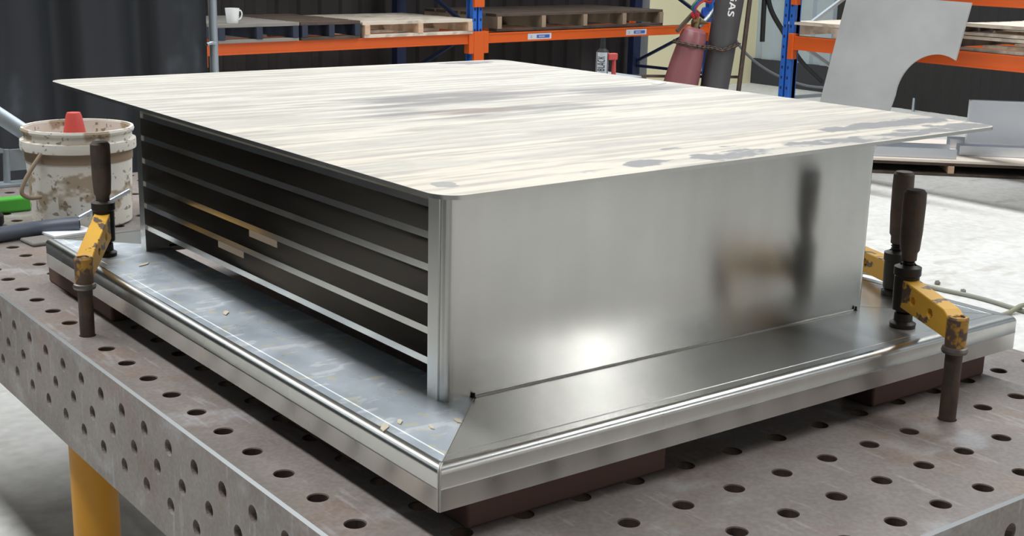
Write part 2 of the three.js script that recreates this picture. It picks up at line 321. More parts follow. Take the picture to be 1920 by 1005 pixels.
// ---------------------------------------------------------------- the louvred vent
{
  const x0 = 0.474, x1 = 13.0, z0 = 1.24, z1 = -13.73, TY = 1.11;
  const bx0 = 1.8, bx1 = 11.0, bz0 = -0.62, bz1 = -11.9, BT = 4.442;
  const o = thing('louvred_roof_vent', 'large silver aluminium roof vent box with louvred side and overhanging white-filmed top plate', 'vent', [(x0 + x1) / 2, H, (z0 + z1) / 2]);
  // tray: four mitred folded flanges; profile points are [distance in from the outer face, height]
  const r = 0.11, prof = [[0, H]];
  for (const y of [0.78, 0.8]) prof.push([y === 0.8 ? -0.006 : 0, y]);
  prof.push([0, 0.82], [0, TY - r - 0.01]);
  for (let k = 0; k <= 8; k++) { const a = k / 8 * Math.PI / 2; prof.push([r - r * Math.cos(a), TY - r + r * Math.sin(a)]); }
  const inward = (d) => [...prof, [0.13, TY], [0.27, TY], [0.285, TY + 0.008], [0.3, TY], [d, TY]];
  const th = 0.03;
  function flange(depth, at, from = 0, to = 99) { // at(d, y, end) gives a point; end 0..1 along the side
    const all = inward(depth), q = [], inn = all.map(([d, y], i) => i < 5 ? [d + th, y] : [d + th * (1 - Math.min(1, (i - 5) / 8)), y - th * Math.min(1, (i - 5) / 8)]);
    const P = all.slice(Math.max(0, from - 1), to), inner = inn.slice(Math.max(0, from - 1), to);
    for (let i = 0; i + 1 < P.length; i++) { q.push([at(...P[i], 0), at(...P[i], 1), at(...P[i + 1], 1), at(...P[i + 1], 0)]); q.push([at(...inner[i], 0), at(...inner[i + 1], 0), at(...inner[i + 1], 1), at(...inner[i], 1)]); }
    q.push([at(...P[0], 0), at(...inner[0], 0), at(...inner[0], 1), at(...P[0], 1)]);
    for (const e of [0, 1]) for (let i = 0; i + 1 < P.length; i++) q.push([at(...P[i], e), at(...P[i + 1], e), at(...inner[i + 1], e), at(...inner[i], e)]);
    return toCreasedNormals(quads(q), 0.3);
  }
  const gap = 0.014, dl = bx0 + 0.55 - x0, df = z0 - bz0 + 0.1, dr = x1 - bx1 + 0.1, db = bz1 - z1 + 0.1;
  const at45 = (v) => Math.max(0, v);
  partW(o, 'tray_flange', flange(dl, (d, y, e) => [x0 + d, y, e ? z1 + at45(d) + gap : z0 - at45(d) - gap], 15), aluDusty, 'dusty blue-grey flange on the louvred side');
  partW(o, 'tray_skirt', flange(dl, (d, y, e) => [x0 + d, y, e ? z1 + at45(d) + gap : z0 - at45(d) - gap], 0, 15), aluSkirt, 'folded skirt below the dusty flange');
  partW(o, 'tray_flange', flange(df, (d, y, e) => [e ? x1 - at45(d) - gap : x0 + at45(d) + gap, y, z0 - d], 15), aluPan, 'clean flange below the plain side');
  partW(o, 'tray_skirt', flange(df, (d, y, e) => [e ? x1 - at45(d) - gap : x0 + at45(d) + gap, y, z0 - d], 0, 15), aluSkirt, 'folded skirt below the clean flange');
  partW(o, 'tray_flange', flange(dr, (d, y, e) => [x1 - d, y, e ? z1 + at45(d) + gap : z0 - at45(d) - gap]), aluPlain);
  partW(o, 'tray_flange', flange(db, (d, y, e) => [e ? x1 - at45(d) - gap : x0 + at45(d) + gap, y, z1 + d]), aluPlain);
  for (const [a, b] of [[0.004, 0.022], [0.022, 0.004]]) partW(o, 'corner_edge', [tube([[x0 + a, H + 0.005, z0 - b], [x0 + a, 0.9, z0 - b], [x0 + a + 0.02, TY - 0.045, z0 - b - 0.02], [x0 + a + 0.1, TY - 0.008, z0 - b - 0.1]], 0.013, 30, 8)], weldBead, 'bright sheet edge at the open corner');
  partW(o, 'mitre_seam', tube([[x0 + 0.12, TY, z0 - 0.12], [x0 + 0.6, TY + 0.002, z0 - 0.6], [x0 + 1.3, TY + 0.002, z0 - 1.3], [x0 + 1.8, TY + 0.002, z0 - 1.8]], 0.008, 20, 6), weldBead);
  // plain side walls with rounded corner returns
  function folded(z, dir) { // sheet wall with returns along the louvre sides
    const c = 0.13, pl = [[bx0, z - dir * 0.42], [bx0, z - dir * 0.16]];
    pl.push([bx0 + 0.02, z - dir * 0.15]);
    for (let k = 0; k <= 6; k++) { const a = k / 6 * Math.PI / 2; pl.push([bx0 + 0.02 + c - c * Math.cos(a), z - dir * c + dir * c * Math.sin(a)]); }
    pl.push([bx0 + 0.02 + c + 0.02, z], [bx1 - c - 0.02, z]);
    for (let k = 6; k >= 0; k--) { const a = k / 6 * Math.PI / 2; pl.push([bx1 - c + c * Math.cos(a), z - dir * c + dir * c * Math.sin(a)]); }
    pl.push([bx1, z - dir * 0.42]);
    const q = [];
    for (let i = 0; i + 1 < pl.length; i++) { const [a, b] = pl[i], [c2, d] = pl[i + 1]; q.push(dir > 0 ? [[a, TY, b], [c2, TY, d], [c2, BT, d], [a, BT, b]] : [[c2, TY, d], [a, TY, b], [a, BT, b], [c2, BT, d]]); }
    // inside skin
    q.push([[bx0 + 0.03, TY, z - dir * 0.42], [bx0 + 0.03, BT, z - dir * 0.42], [bx0 + 0.06, BT, z - dir * 0.04], [bx0 + 0.06, TY, z - dir * 0.04]], [[bx0 + 0.06, TY, z - dir * 0.04], [bx0 + 0.06, BT, z - dir * 0.04], [bx1 - 0.05, BT, z - dir * 0.04], [bx1 - 0.05, TY, z - dir * 0.04]]);
    q.push([[bx0, TY, z - dir * 0.42], [bx0, BT, z - dir * 0.42], [bx0 + 0.5, BT, z - dir * 0.42], [bx0 + 0.5, TY, z - dir * 0.42]]);
    return toCreasedNormals(quads(q), 0.5);
  }
  partW(o, 'side_wall', folded(bz0, 1), alu, 'smooth mirror-like aluminium side wall');
  partW(o, 'side_wall', folded(bz1, -1), aluPlain);
  partW(o, 'end_wall', box(bx1 - 0.06, bx1 - 0.02, TY, BT, bz1 + 0.3, bz0 - 0.3), aluPlain);
  partW(o, 'leak_cover', box(bx0 + 0.05, bx1 - 0.03, BT - 0.03, BT, bz1 + 0.05, bz0 - 0.05), aluPlain);  // added inside to stop light leaking in under the sprung cap plate
  // louvres: lip, sloping blade and down-turned back edge, one mesh each
  const za = bz0 - 0.41, zb = bz1 + 0.41;
  const lips = [3.9, 3.45, 2.985, 2.515, 2.065, 1.615];
  for (const [i, y] of lips.entries()) {
    const t = 0.02, h = 0.052, xx = bx0 + 0.03;
    const s = poly([[xx, y - h], [xx + t, y - h], [xx + t, y + h - t], [xx + 0.62, y + h + 0.22], [xx + 0.62, y + h + 0.22 + t], [xx, y + h]]);
    partW(o, i ? 'louvre_blade' : 'top_rail', extrude(s, za - zb, 0).translate(0, 0, zb), aluBlade);
  }
  partW(o, 'top_fascia', box(bx0 + 0.1, bx0 + 0.13, 3.95, BT, zb, za), aluPlain);
  for (const [z, y] of [[-6.2, 2.4], [-7.5, 1.95]]) partW(o, 'tape_tab', box(bx0 + 0.035, bx0 + 0.045, y - 0.06, y + 0.06, z - 0.55, z + 0.5), std('paper_tape', { color: 0xbfa88f, roughness: 0.8 }), 'tan paper tape under a blade');
  // weld along the foot of the plain wall
  const wp = []; for (let k = 0; k <= 40; k++) wp.push([2.32 + k * 8.42 / 40, TY + 0.006 + 0.004 * (rnd() - 0.5), bz0 + 0.01 + 0.006 * (rnd() - 0.5)]);
  partW(o, 'weld_bead', tube(wp, 0.016, 160, 6), weldBead);
  for (const x of [2.3, 10.76]) partW(o, 'tack_weld', lathe([[0, 0.08], [0.02, 0.07], [0.02, 0.02], [0.035, 0]], [x, TY, bz0 + 0.03], 10), burnt, 'black tack weld');
  // cap plate: a slightly sprung sheet, rounded corners
  const cN = [0.5, 4.5, 1.25], cR = [12.15, 4.565, 1.02], cF = [12.2, 4.5, -13.45], cL = [0.56, 4.5, -13.2];
  const bil = (u, v) => [0, 1, 2].map((k) => (1 - u) * (1 - v) * cL[k] + u * (1 - v) * cF[k] + (1 - u) * v * cN[k] + u * v * cR[k]);
  const out = [], cr = 0.028;
  for (const [cu, cv, a0] of [[cr, cr, Math.PI], [1 - cr, cr, -Math.PI / 2], [1 - cr, 1 - cr, 0], [cr, 1 - cr, Math.PI / 2]]) for (let k = 0; k <= 8; k++) { const a = a0 + k / 8 * Math.PI / 2; out.push([cu + cr * Math.cos(a), cv + cr * Math.sin(a)]); }
  // fine grid clipped by corner rounding: fan of rings shrinking to the centre keeps the bilinear bend
  const rings = 10, pos = [], uvs = [], put = (u, v, dy) => { const p = bil(u, v); pos.push(p[0], p[1] + dy, p[2]); uvs.push((p[0] - PX0) / (PX1 - PX0), (p[2] - PZ0) / (PZ1 - PZ0)); };
  const lerpc = (p, k) => [0.5 + (p[0] - 0.5) * k, 0.5 + (p[1] - 0.5) * k];
  for (const [dy, flip] of [[0, false], [-0.055, true]]) for (let i = 0; i < out.length; i++) for (let k = 0; k < rings; k++) {
    const A = out[i], B = out[(i + 1) % out.length], k0 = k / rings, k1 = (k + 1) / rings, [a, b, c, d] = [lerpc(A, k0), lerpc(A, k1), lerpc(B, k1), lerpc(B, k0)];
    const T = flip ? [[a, b, c], [a, c, d]] : [[a, c, b], [a, d, c]];
    for (const t of T) for (const p of t) put(p[0], p[1], dy);
  }
  const gTop = new THREE.BufferGeometry(); gTop.setAttribute('position', new THREE.Float32BufferAttribute(pos, 3)); gTop.setAttribute('uv', new THREE.Float32BufferAttribute(uvs, 2)); gTop.computeVertexNormals();
  const cap = partW(o, 'cap_plate', gTop, capMat, 'white streaky film-covered top plate with worn grey patches', true);
  const eq = []; for (let i = 0; i < out.length; i++) { const a = bil(...out[i]), b = bil(...out[(i + 1) % out.length]); eq.push([[a[0], a[1] - 0.055, a[2]], [a[0], a[1], a[2]], [b[0], b[1], b[2]], [b[0], b[1] - 0.055, b[2]]]); }
  partW(cap, 'cut_edge', toCreasedNormals(quads(eq), 0.6), aluPlain);
}

// ---------------------------------------------------------------- screw clamps
function clamp(label, pin, screw, { collar: yc, post: yp, arm: [a0, a1, e0, e1], handle: [yh0, yh1] }) {
  const o = thing('screw_clamp', label, 'clamp', [pin[0], 0, pin[1]], 0, 'screw clamps holding the vent to the table');
  const [px, pz] = pin, [sx, sz] = screw, dx = sx - px, dz = sz - pz, L = Math.hypot(dx, dz), ang = Math.atan2(-dz, dx), ys = (e0 + e1) / 2;
  partW(o, 'pin', [rod([px, -0.3, pz], [px, yc, pz], 0.138, 0.138, 28)], rustSteel, 'brown steel pin');
  partW(o, 'collar', lathe([[0.14, -0.06], [0.2, -0.045], [0.215, 0], [0.2, 0.045], [0.165, 0.06]], [px, yc, pz], 28), collarSteel);
  partW(o, 'post', [rod([px, yc, pz], [px, yp, pz], 0.165, 0.175, 28), lathe([[0.175, 0], [0.155, 0.03], [0.11, 0.03], [0.1, -0.05], [0, -0.05]], [px, yp, pz], 28)], yellowRust);
  // arm: deep flat bar from the post to the screw boss, two holes through it
  const s = poly([[0.06, a0], [L, e0], [L, e1 - 0.03], [L * 0.93, e1], [0.2, a1], [0.06, a1 - 0.08]]);
  for (const k of [0.36, 0.7]) s.holes.push(hole(L * k, (a0 + a1) / 2 + ((e0 + e1) / 2 - (a0 + a1) / 2) * k, 0.075));
  partW(o, 'arm', extrude(s, 0.28, 0.015, 10).translate(0, 0, -0.14).rotateY(ang).translate(px, 0, pz), yellowWorn, 'chipped yellow arm with two holes');
  partW(o, 'screw_boss', [lathe([[0.12, e0 - 0.12], [0.2, e0 - 0.08], [0.21, ys], [0.21, e1 + 0.04], [0.23, e1 + 0.06], [0.23, e1 + 0.2], [0.14, e1 + 0.24]], [sx, 0, sz], 20)], oilSteel);
  const th = []; for (let y = 1.32; y < yh0; y += 0.05) th.push([0.095, y], [0.12, y + 0.025]);
  partW(o, 'spindle', lathe([[0, 1.25], [0.085, 1.25], ...th, [0.085, yh0], [0, yh0]], [sx, 0, sz], 20), oilSteel);
  partW(o, 'foot', lathe([[0, 1.115], [0.22, 1.115], [0.225, 1.18], [0.16, 1.22], [0.155, 1.36], [0.1, 1.38], [0, 1.38]], [sx, 0, sz], 28), oilSteel);
  const hd = yh1 - yh0;
  partW(o, 'handle', lathe([[0, yh0], [0.13, yh0], [0.135, yh0 + 0.13], [0.165, yh0 + 0.18], [0.185, yh0 + hd * 0.4], [0.195, yh0 + hd * 0.8], [0.19, yh1 - 0.05], [0.15, yh1], [0, yh1]], [sx, 0, sz], 28), rustSteel, 'dark brown turning handle');
}
clamp('yellow-armed screw clamp standing on the tray flange at the plain smooth end of the vent', [10, 2], [10.63, 0.52], { collar: 1.19, post: 1.72, arm: [1.36, 1.82, 1.5, 1.98], handle: [2.3, 3.52] });
clamp('screw clamp with brown handle and rusty yellow arm in front of the dirty bucket', [0, -10], [1.0, -11.6], { collar: 0.97, post: 1.5, arm: [1.12, 1.56, 1.5, 2.0], handle: [2.2, 3.42] });
clamp('screw clamp half hidden behind the yellow-armed clamp and the vent wall', [14, -4], [12.32, -0.96], { collar: 1.0, post: 1.45, arm: [1.15, 1.55, 1.32, 1.72], handle: [2.1, 3.46] });

// ---------------------------------------------------------------- things on the far end of the table
{
  const B = [3.45, 0, -20.1], dirty = std('dirty_white_plastic', { color: 0xffffff, roughness: 0.6, map: tex(512, 512, (u, v) => {
    const n = fbm(u, v, 5, 5, 5, 1), m = sstep(0.55, 0.62, fbm(u, v, 3, 4, 5, 2)), sp = sstep(0.66, 0.74, fbm(u, v, 24, 24, 3, 3));
    let c = mixc([240, 236, 226], [222, 216, 204], n); c = mixc(c, [164, 144, 118], m * 0.8); return mixc(c, [110, 94, 78], sp * 0.6);
  }, true, [0.34, 0.34]) });
  const mud = std('mud_stained_plastic', { color: 0x9a8670, roughness: 0.7 });
  const o = thing('plastic_bucket', 'mud-stained white plastic bucket standing on the far end of the welding table', 'bucket', B);
  part(o, 'body', lathe([[0, 0.02], [1.22, 0.02], [1.26, 0.06], [1.34, 1.9], [1.36, 2.5], [1.31, 2.5], [1.29, 1.9], [1.2, 0.1], [0, 0.1]], [0, 0, 0], 48), dirty);
  part(o, 'rim', lathe([[1.35, 2.42], [1.4, 2.42], [1.42, 2.48], [1.4, 2.54], [1.33, 2.54], [1.32, 2.46]], [0, 0, 0], 48), dirty);
  part(o, 'skirt', lathe([[1.34, 1.98], [1.45, 1.98], [1.46, 2.08], [1.45, 2.22], [1.35, 2.24]], [0, 0, 0], 48), dirty);
  part(o, 'stain_band', lathe([[1.345, 1.7], [1.35, 1.7], [1.356, 1.97], [1.345, 1.97]], [0, 0, 0], 48), mud, 'brown mud band');
  const hs = []; for (let k = 0; k <= 20; k++) { const a = k / 20 * Math.PI; hs.push([-1.42 - 0.42 * Math.sin(a) * (1 - 0.2 * k / 20), 2.0 - 0.62 * (1 - Math.cos(a)), 0.35]); }
  part(o, 'handle', tube([[-1.2, 2.0, 0.75], [-1.45, 1.7, 0.8], [-1.72, 1.3, 0.85], [-1.78, 1.05, 0.85], [-1.6, 0.92, 0.85], [-1.3, 0.9, 0.8]], 0.055, 40, 8), mud);
  single('red_bottle', 'faded red tapered bottle standing up out of the dirty bucket', 'bottle', [B[0] - 0.12, 0.1, B[2] + 0.1], 0,
    lathe([[0, 0], [0.3, 0], [0.3, 2.0], [0.28, 2.3], [0.2, 2.72], [0.17, 2.8], [0, 2.82]], [0, 0, 0], 28), std('faded_red_plastic', { color: 0xd8564e, roughness: 0.5 }));
}
single('grey_hose', 'dark grey tapered rubber hose end lying across the table before the bucket', 'hose', [0.9, 0, -18.75], 0,
  [tube([[-2.6, 0.2, 0.5], [-1, 0.2, 0.25], [0.2, 0.2, 0.02], [1.0, 0.22, -0.06], [1.9, 0.3, 0.3]], 0.19, 40, 14)], std('grey_rubber', { color: 0x565c68, roughness: 0.45 }));
single('metal_rod', 'thin bright aluminium rod leaning against the bucket above the grey hose', 'rod', [2.3, 0, -18.6], 0,
  rod([0, 0.18, 0], [1.85, 1.02, 0.1], 0.06, 0.06, 14), std('bright_rod', { color: 0xc4ccd6, metalness: 0.8, roughness: 0.35 }));
single('white_offcut', 'small white sheet offcut lying on the table behind the tray corner', 'offcut', [2.5, 0, -18.4], 0.15, box(-0.55, 0.55, 0.1, 0.16, -0.35, 0.35, 0.01), std('white_sheet', { color: 0xf4f6f8, roughness: 0.4 }));
single('rag_bundle', 'crumpled grey cloth lying under the white offcut on the table', 'cloth', [2.25, 0, -18.2], 0.1, box(-0.9, 0.7, 0, 0.1, -0.4, 0.4, 0.05), std('grey_cloth', { color: 0x7d7873, roughness: 0.9 }));
single('green_bar', 'bright green plastic bar lying on the table beside the bucket', 'bar', [1.5, 0, -22.2], 0.06, [box(-2.2, 1.25, 0, 0.4, -0.2, 0.2, 0.08)], std('green_plastic', { color: 0x4fae3c, roughness: 0.45 }));
single('black_knob', 'black rounded plastic knob lying in front of the green bar', 'knob', [1.15, 0, -20.6], 0, lathe([[0, 0], [0.34, 0], [0.4, 0.1], [0.4, 0.3], [0.3, 0.42], [0, 0.45]], [0, 0, 0], 24), black);
{
  const o = thing('pipe_stand', 'galvanised pipe stand with sloping tube at the far end of the table', 'stand', [3.2, 0, -25.9]);
  part(o, 'sloping_pipe', rod([-1.4, 3.2, -0.6], [1.5, 0.9, 0.2], 0.24, 0.24, 24), galv);
  part(o, 'leg', [rod([0.05, 0, -0.2], [0.1, 1.1, -0.2], 0.1, 0.1, 14)], galv);
  part(o, 'base', box(-1.5, 1.2, 0, 0.1, -0.5, 0.1, 0.02), galv);
  part(o, 'gusset', extrude(poly([[-0.9, 1.0], [0.3, 1.0], [-0.9, 1.5]]), 0.08).translate(0, 0, -0.25), galv);
  part(o, 'back_panel', box(0.2, 2.2, 0.4, 1.05, -0.5, -0.42, 0.02), galv);
}

// ---------------------------------------------------------------- welding curtain
{
  const o = thing('welding_curtain', 'tall black welding curtain hanging in soft folds behind the table', 'curtain', [6, FLOOR, -44]);
  // hangs along a line from the left to its free edge; folds across
  const n = 160, q = [], A = [-34, -34], B = [18.9, -46.2], rows = 10; // free edge at B
  const at = (i, j) => { const t = i / n, y = j / rows, L = 54 * t, f = 0.42 * Math.sin(L * 1.35 + 0.5 * Math.sin(L * 0.37)) + 0.2 * Math.sin(L * 3.1 + y * 1.5); return [A[0] + (B[0] - A[0]) * t - f * 0.22, FLOOR + 1.2 + y * 22, A[1] + (B[1] - A[1]) * t + f]; };
  for (let i = 0; i < n; i++) for (let j = 0; j < rows; j++) q.push([at(i, j), at(i + 1, j), at(i + 1, j + 1), at(i, j + 1)]);
  const tone = tex(512, 512, (u, v) => { const s = sstep(0.64, 0.8, fbm(u, v, 5, 4, 5, 2)); return mixc(mixc([24, 27, 32], [34, 37, 42], fbm(u, v, 4, 4, 4)), [104, 110, 116], s * 0.5); }, true, [2.2, 2.2]);
  const g = toCreasedNormals(quads(q), 1.2);
  partW(o, 'cloth', g, std('black_curtain_vinyl', { color: 0xffffff, map: tone, roughness: 0.55 }));
  partW(o, 'top_rail', bar([A[0], FLOOR + 23.4, A[1]], [B[0] + 1, FLOOR + 23.4, B[1]], 0.3, 0.3), galv);
  partW(o, 'end_post', rod([19.3, FLOOR, -46.6], [19.3, FLOOR + 23.6, -46.6], 0.21, 0.21, 20), galv, 'grey galvanised upright');
  for (const y of [2.3, -0.7]) partW(o, 'tie_clip', [tube([[19.3, y, -46.4], [19.05, y + 0.06, -46.3], [18.75, y, -46.2]], 0.09, 12, 8)], galv);
  partW(o, 'foot', box(18.9, 20.6, FLOOR, FLOOR + 0.15, -47.4, -45.8, 0.03), galv);
}

{ // unseen second curtain, added along the left to darken the louvres
  const o = thing('welding_curtain', 'unseen black curtain added on the left side to darken the louvres', 'curtain', [-34, FLOOR, -14]);
  const n = 120, q = [], at = (i, j) => { const L = 44 * i / n; return [-34.5 + 0.42 * Math.sin(L * 1.3 + 0.5 * Math.sin(L * 0.4)), FLOOR + 1.2 + j * 5.5, 8 - L]; };
  for (let i = 0; i < n; i++) for (let j = 0; j < 4; j++) q.push([at(i, j), at(i + 1, j), at(i + 1, j + 1), at(i, j + 1)]);
  partW(o, 'cloth', toCreasedNormals(quads(q), 1.2), std('added_side_curtain_vinyl', { color: 0x25282d, roughness: 0.55 }));
  partW(o, 'top_rail', bar([-34.5, FLOOR + 23.4, 8], [-34.5, FLOOR + 23.4, -36], 0.3, 0.3), galv);
  partW(o, 'end_post', rod([-34.5, FLOOR, 8.3], [-34.5, FLOOR + 23.6, 8.3], 0.21, 0.21, 20), galv);
}

// ---------------------------------------------------------------- pallet racks
function lettering(w, h, draw, metres) {
  const c = document.createElement('canvas'); c.width = w; c.height = h; const x = c.getContext('2d'); draw(x);
  const t = new THREE.CanvasTexture(c); t.colorSpace = THREE.SRGBColorSpace; return t;
}
const beamLabel = std('beam_label_print', { color: 0xffffff, roughness: 0.5, map: lettering(256, 80, (x) => {
  x.fillStyle = '#c9ccd2'; x.fillRect(0, 0, 256, 80); x.fillStyle = '#8f949c'; x.font = 'bold 44px sans-serif'; x.fillText('2', 26, 56); x.fillStyle = '#3f5fa8'; x.fillRect(96, 18, 140, 44); x.fillStyle = '#c9ccd2'; x.font = 'bold 30px sans-serif'; x.fillText('0000', 118, 51);
}) });
const face = (w, h, z) => new THREE.PlaneGeometry(w, h).translate(0, 0, z);
// one bay frame: upright pair (front z = 0, back z = -depth) with braces, local frame
function upright(o, s, depth, colorFront, colorBack, w = 1.0) {
  const up = part(o, 'upright', [box(s - w / 2, s - 0.08, FLOOR + 8.5, 26, -0.7, 0, 0.04), box(s + 0.08, s + w / 2, FLOOR + 8.5, 26, -0.7, 0, 0.04), box(s - w / 2, s + w / 2, FLOOR + 8.5, 26, -0.75, -0.35)], colorFront);
  const holes = []; for (let y = 0.6; y < 14; y += 0.75) for (const e of [-0.28, 0.28]) holes.push(box(s + e - 0.06, s + e + 0.06, y, y + 0.2, -0.02, 0.012));
  part(up, 'slots', holes, oilSteel).userData.kind = 'stuff';
  part(o, 'upright', [box(s - w / 2, s + w / 2, 0, 26, -depth, -depth + 0.7, 0.04)], colorBack);
  for (const [a, b] of [[9.6, 5.4], [9.6, 14], [18, 14]]) part(o, 'brace', bar([s, a, -0.5], [s, b, -depth + 0.3], 0.25, 0.25), colorBack);
  for (const y of [5.2, 20]) part(o, 'brace', bar([s, y, -0.5], [s, y, -depth + 0.3], 0.25, 0.25), colorBack);
}
function beam(o, s0, s1, y0, y1, z, mat) { // C-section beam with end connectors
  const b = part(o, 'beam', [box(s0, s1, y0, y1, z - 0.5, z + 0.02, 0.03), box(s0, s1, y1 - 0.12, y1, z - 0.5, z + 0.06), box(s0, s1, y0, y0 + 0.12, z - 0.5, z + 0.06)], mat);
  part(b, 'connector', [box(s0 - 0.02, s0 + 0.45, y0 - 0.7, y1 + 0.15, z - 0.4, z + 0.16, 0.03)], mat);
  part(b, 'connector', [box(s1 - 0.45, s1 + 0.02, y0 - 0.7, y1 + 0.15, z - 0.4, z + 0.16, 0.03)], mat);
  return b;
}
const LA = [26.2, FLOOR, -61.9], LT = Math.atan2(4.75, 44);
const yB = 0.25 - FLOOR, yT = 0.98 - FLOOR; // beam heights above the floor
{
  const o = thing('pallet_rack', 'blue and orange pallet rack along the dark rear cladding, carrying the mug', 'rack', LA, LT);
  upright(o, -1.5, 9.5, bluePaint, navyPaint); upright(o, 21.7, 9.5, bluePaint, navyPaint, 0.9); upright(o, 49.2, 9.5, bluePaint, navyPaint);
  for (const [y0, y1] of [[yB, yT], [yB + 13, yT + 13]]) for (const [a, b] of [[-0.95, 21.2], [22.2, 48.7]]) { beam(o, a, b, y0, y1, 0.02, orangePaint); beam(o, a, b, y0, y1, -8.8, orangePaint); }
  part(o, 'upright_sleeve', [box(21.22, 22.18, 0, 1.12 - FLOOR, -0.05, 0.2, 0.03), box(21.22, 22.18, 2.85 - FLOOR, 6 - FLOOR, -0.05, 0.2, 0.03)], orangePaint, 'orange sleeve on the blue upright');
  for (const s of [27.95, 38.95]) part(o, 'beam_label', face(2.5, 0.46, 0).translate(s, 0.58 - FLOOR, 0.062), beamLabel, 'white and blue printed label', true);
}
// pallets: local frame along the rack, base at the beam top
function pallet(name, label, o3, turn, len, dep, h, mats, group, bearers = 3, bottom = true) {
  const o = thing(name, label, 'pallet', o3, turn, group), [deck, blk] = mats, n = Math.max(4, Math.round(dep / 1.5));
  const tb = 0.2;
  for (let i = 0; i < n; i++) { const z = -(i + 0.5) * dep / n; part(o, 'deck_board', box(-0.1 * rnd(), len + 0.1 * rnd(), h - tb, h + 0.03 * rnd(), z - dep / n * 0.42, z + dep / n * 0.42, 0.02), deck); }
  for (let k = 0; k < bearers; k++) { const x = 0.25 + (len - 0.5) * k / (bearers - 1); part(o, 'bearer', box(x - 0.22, x + 0.22, bottom ? tb : 0, h - tb, -dep, 0, 0.02), blk); }
  if (bottom) for (const z of [-0.5, -dep / 2, -dep + 0.5]) part(o, 'bottom_board', box(0, len, 0, tb, z - 0.45, z + 0.45, 0.02), deck);
  return o;
}
const along = (s, y, off) => [LA[0] + Math.cos(LT) * s + Math.sin(LT) * off, y, LA[2] - Math.sin(LT) * s + Math.cos(LT) * off];
pallet('pallet', 'dark plastic pallet under the white mug on the rack', along(0.2, 0.98, 0.3), LT, 5.9, 8.5, 1.15, [std('worn_grey_deck', { color: 0x8d8780, roughness: 0.8 }), bluePlastic], 'pallets on the rack');
pallet('pallet', 'dark pallet with brown boards stacked between the mug pallet and the pale pallet', along(6.3, 0.98, 0.3), LT, 4.7, 8.5, 1.15, [darkWood, bluePlastic], 'pallets on the rack');
pallet('pallet', 'pale whitewashed timber pallet on the rack against the blue upright', along(11.32, 0.98, 0.3), LT, 9.7, 8.5, 1.05, [paleWood, pinkWood], 'pallets on the rack');
pallet('pallet', 'long old brown pallet on the labelled orange beam', along(23.9, 1.0, -0.3), LT, 18.8, 8.5, 1.3, [darkWood, std('weathered_pine', { color: 0x9a8670, roughness: 0.85 })], 'pallets on the rack', 5);
{
  const o = thing('mug', 'white ceramic mug standing on the dark plastic pallet', 'mug', along(1.6, 2.16, -0.35), LT);
  const wh = std('white_glaze', { color: 0xf2f2ee, roughness: 0.25 });
  part(o, 'cup', lathe([[0, 0], [0.33, 0], [0.36, 0.05], [0.45, 0.93], [0.42, 0.93], [0.34, 0.08], [0, 0.06]], [0, 0, 0], 32), wh);
  part(o, 'handle', tube([[0.4, 0.78, 0], [0.6, 0.76, 0], [0.68, 0.55, 0], [0.58, 0.3, 0], [0.36, 0.2, 0]], 0.05, 24, 8), wh);
}
struct('wall_inner', corrugated(54, FLOOR, 24, 1.9, 0.25).rotateY(LT).translate(...along(-2, 0, -11.5)), darkClad);
struct('trim_1', box(-0.5, 0.5, FLOOR, 24, -0.4, 0.4).translate(...along(52.6, 0, -11.3)), std('grey_post_paint', { color: 0x8a8c8e, roughness: 0.6 }));

for (const [s0, len, lab] of [[0.3, 20, 'large unseen brown crate added on the upper beams to shade the rack above the mug'], [23, 24, 'long unseen brown crate added on the upper beams to shade the rack above the old pallet']]) {  // crates out of view, added to shade the rack below
  const o = thing('shade_crate', lab, 'crate', along(s0, 0.98 + 13, 0.2), LT, 'unseen crates added to shade the rack');
  for (let k = 0; k < 5; k++) part(o, 'plank', box(0, len, 0.2 + k * 1.7, 1.8 + k * 1.7, -0.2, 0, 0.03), darkWood);
  part(o, 'base', box(0, len, 0, 0.2, -9, 0), darkWood); part(o, 'lid', box(0, len, 8.7, 8.9, -9, 0), darkWood); part(o, 'back', box(0, len, 0.2, 8.7, -9, -8.8), darkWood);
  for (const x of [0, len - 0.2]) part(o, 'end_panel', box(x, x + 0.2, 0.2, 8.7, -8.8, -0.2), darkWood);
}
// right hand rack runs along z at x = 66.5; its own frame: s along -> +z, front faces -x
const RA = [66.5, FLOOR, -52.4], RT = -Math.PI / 2;
const alongR = (s, y, off) => [RA[0] - off, y, RA[2] + s];
{
  const o = thing('pallet_rack', 'blue and orange pallet rack on the right with the cut steel plate leaning on it', 'rack', RA, RT);
  upright(o, 1.0, 9.5, bluePaint, galv); upright(o, 29, 9.5, bluePaint, galv);
  for (const [y0, y1] of [[0.3 - FLOOR, 1.3 - FLOOR], [4.2 - FLOOR, 5.2 - FLOOR]]) { beam(o, 1.3, 28.6, y0, y1, 0.05, orangePaint); beam(o, 1.3, 28.6, y0, y1, -8.8, orangePaint); }
}
{
  const o = thing('timber_board', 'pale timber board laid along the right rack above its orange beam', 'board', alongR(0.4, 1.3, -0.3), RT);
  part(o, 'plank', box(0.2, 5.5, 0.78, 0.98, -8, 0.2, 0.03), paleWood);
  for (const x of [0.4, 4.6]) part(o, 'batten', box(x, x + 0.5, 0, 0.78, -8, 0.1, 0.03), paleWood);
}
pallet('pallet', 'dark timber pallet on the right rack beside the leaning steel plate', alongR(14.6, 1.3, -0.2), RT, 12, 8.5, 0.95, [paleWood, darkWood], 'pallets on the right rack');
pallet('pallet', 'upper timber pallet stacked on another on the right rack', alongR(15.2, 2.3, -0.3), RT, 11.5, 8.5, 0.72, [paleWood, darkWood], 'pallets on the right rack');
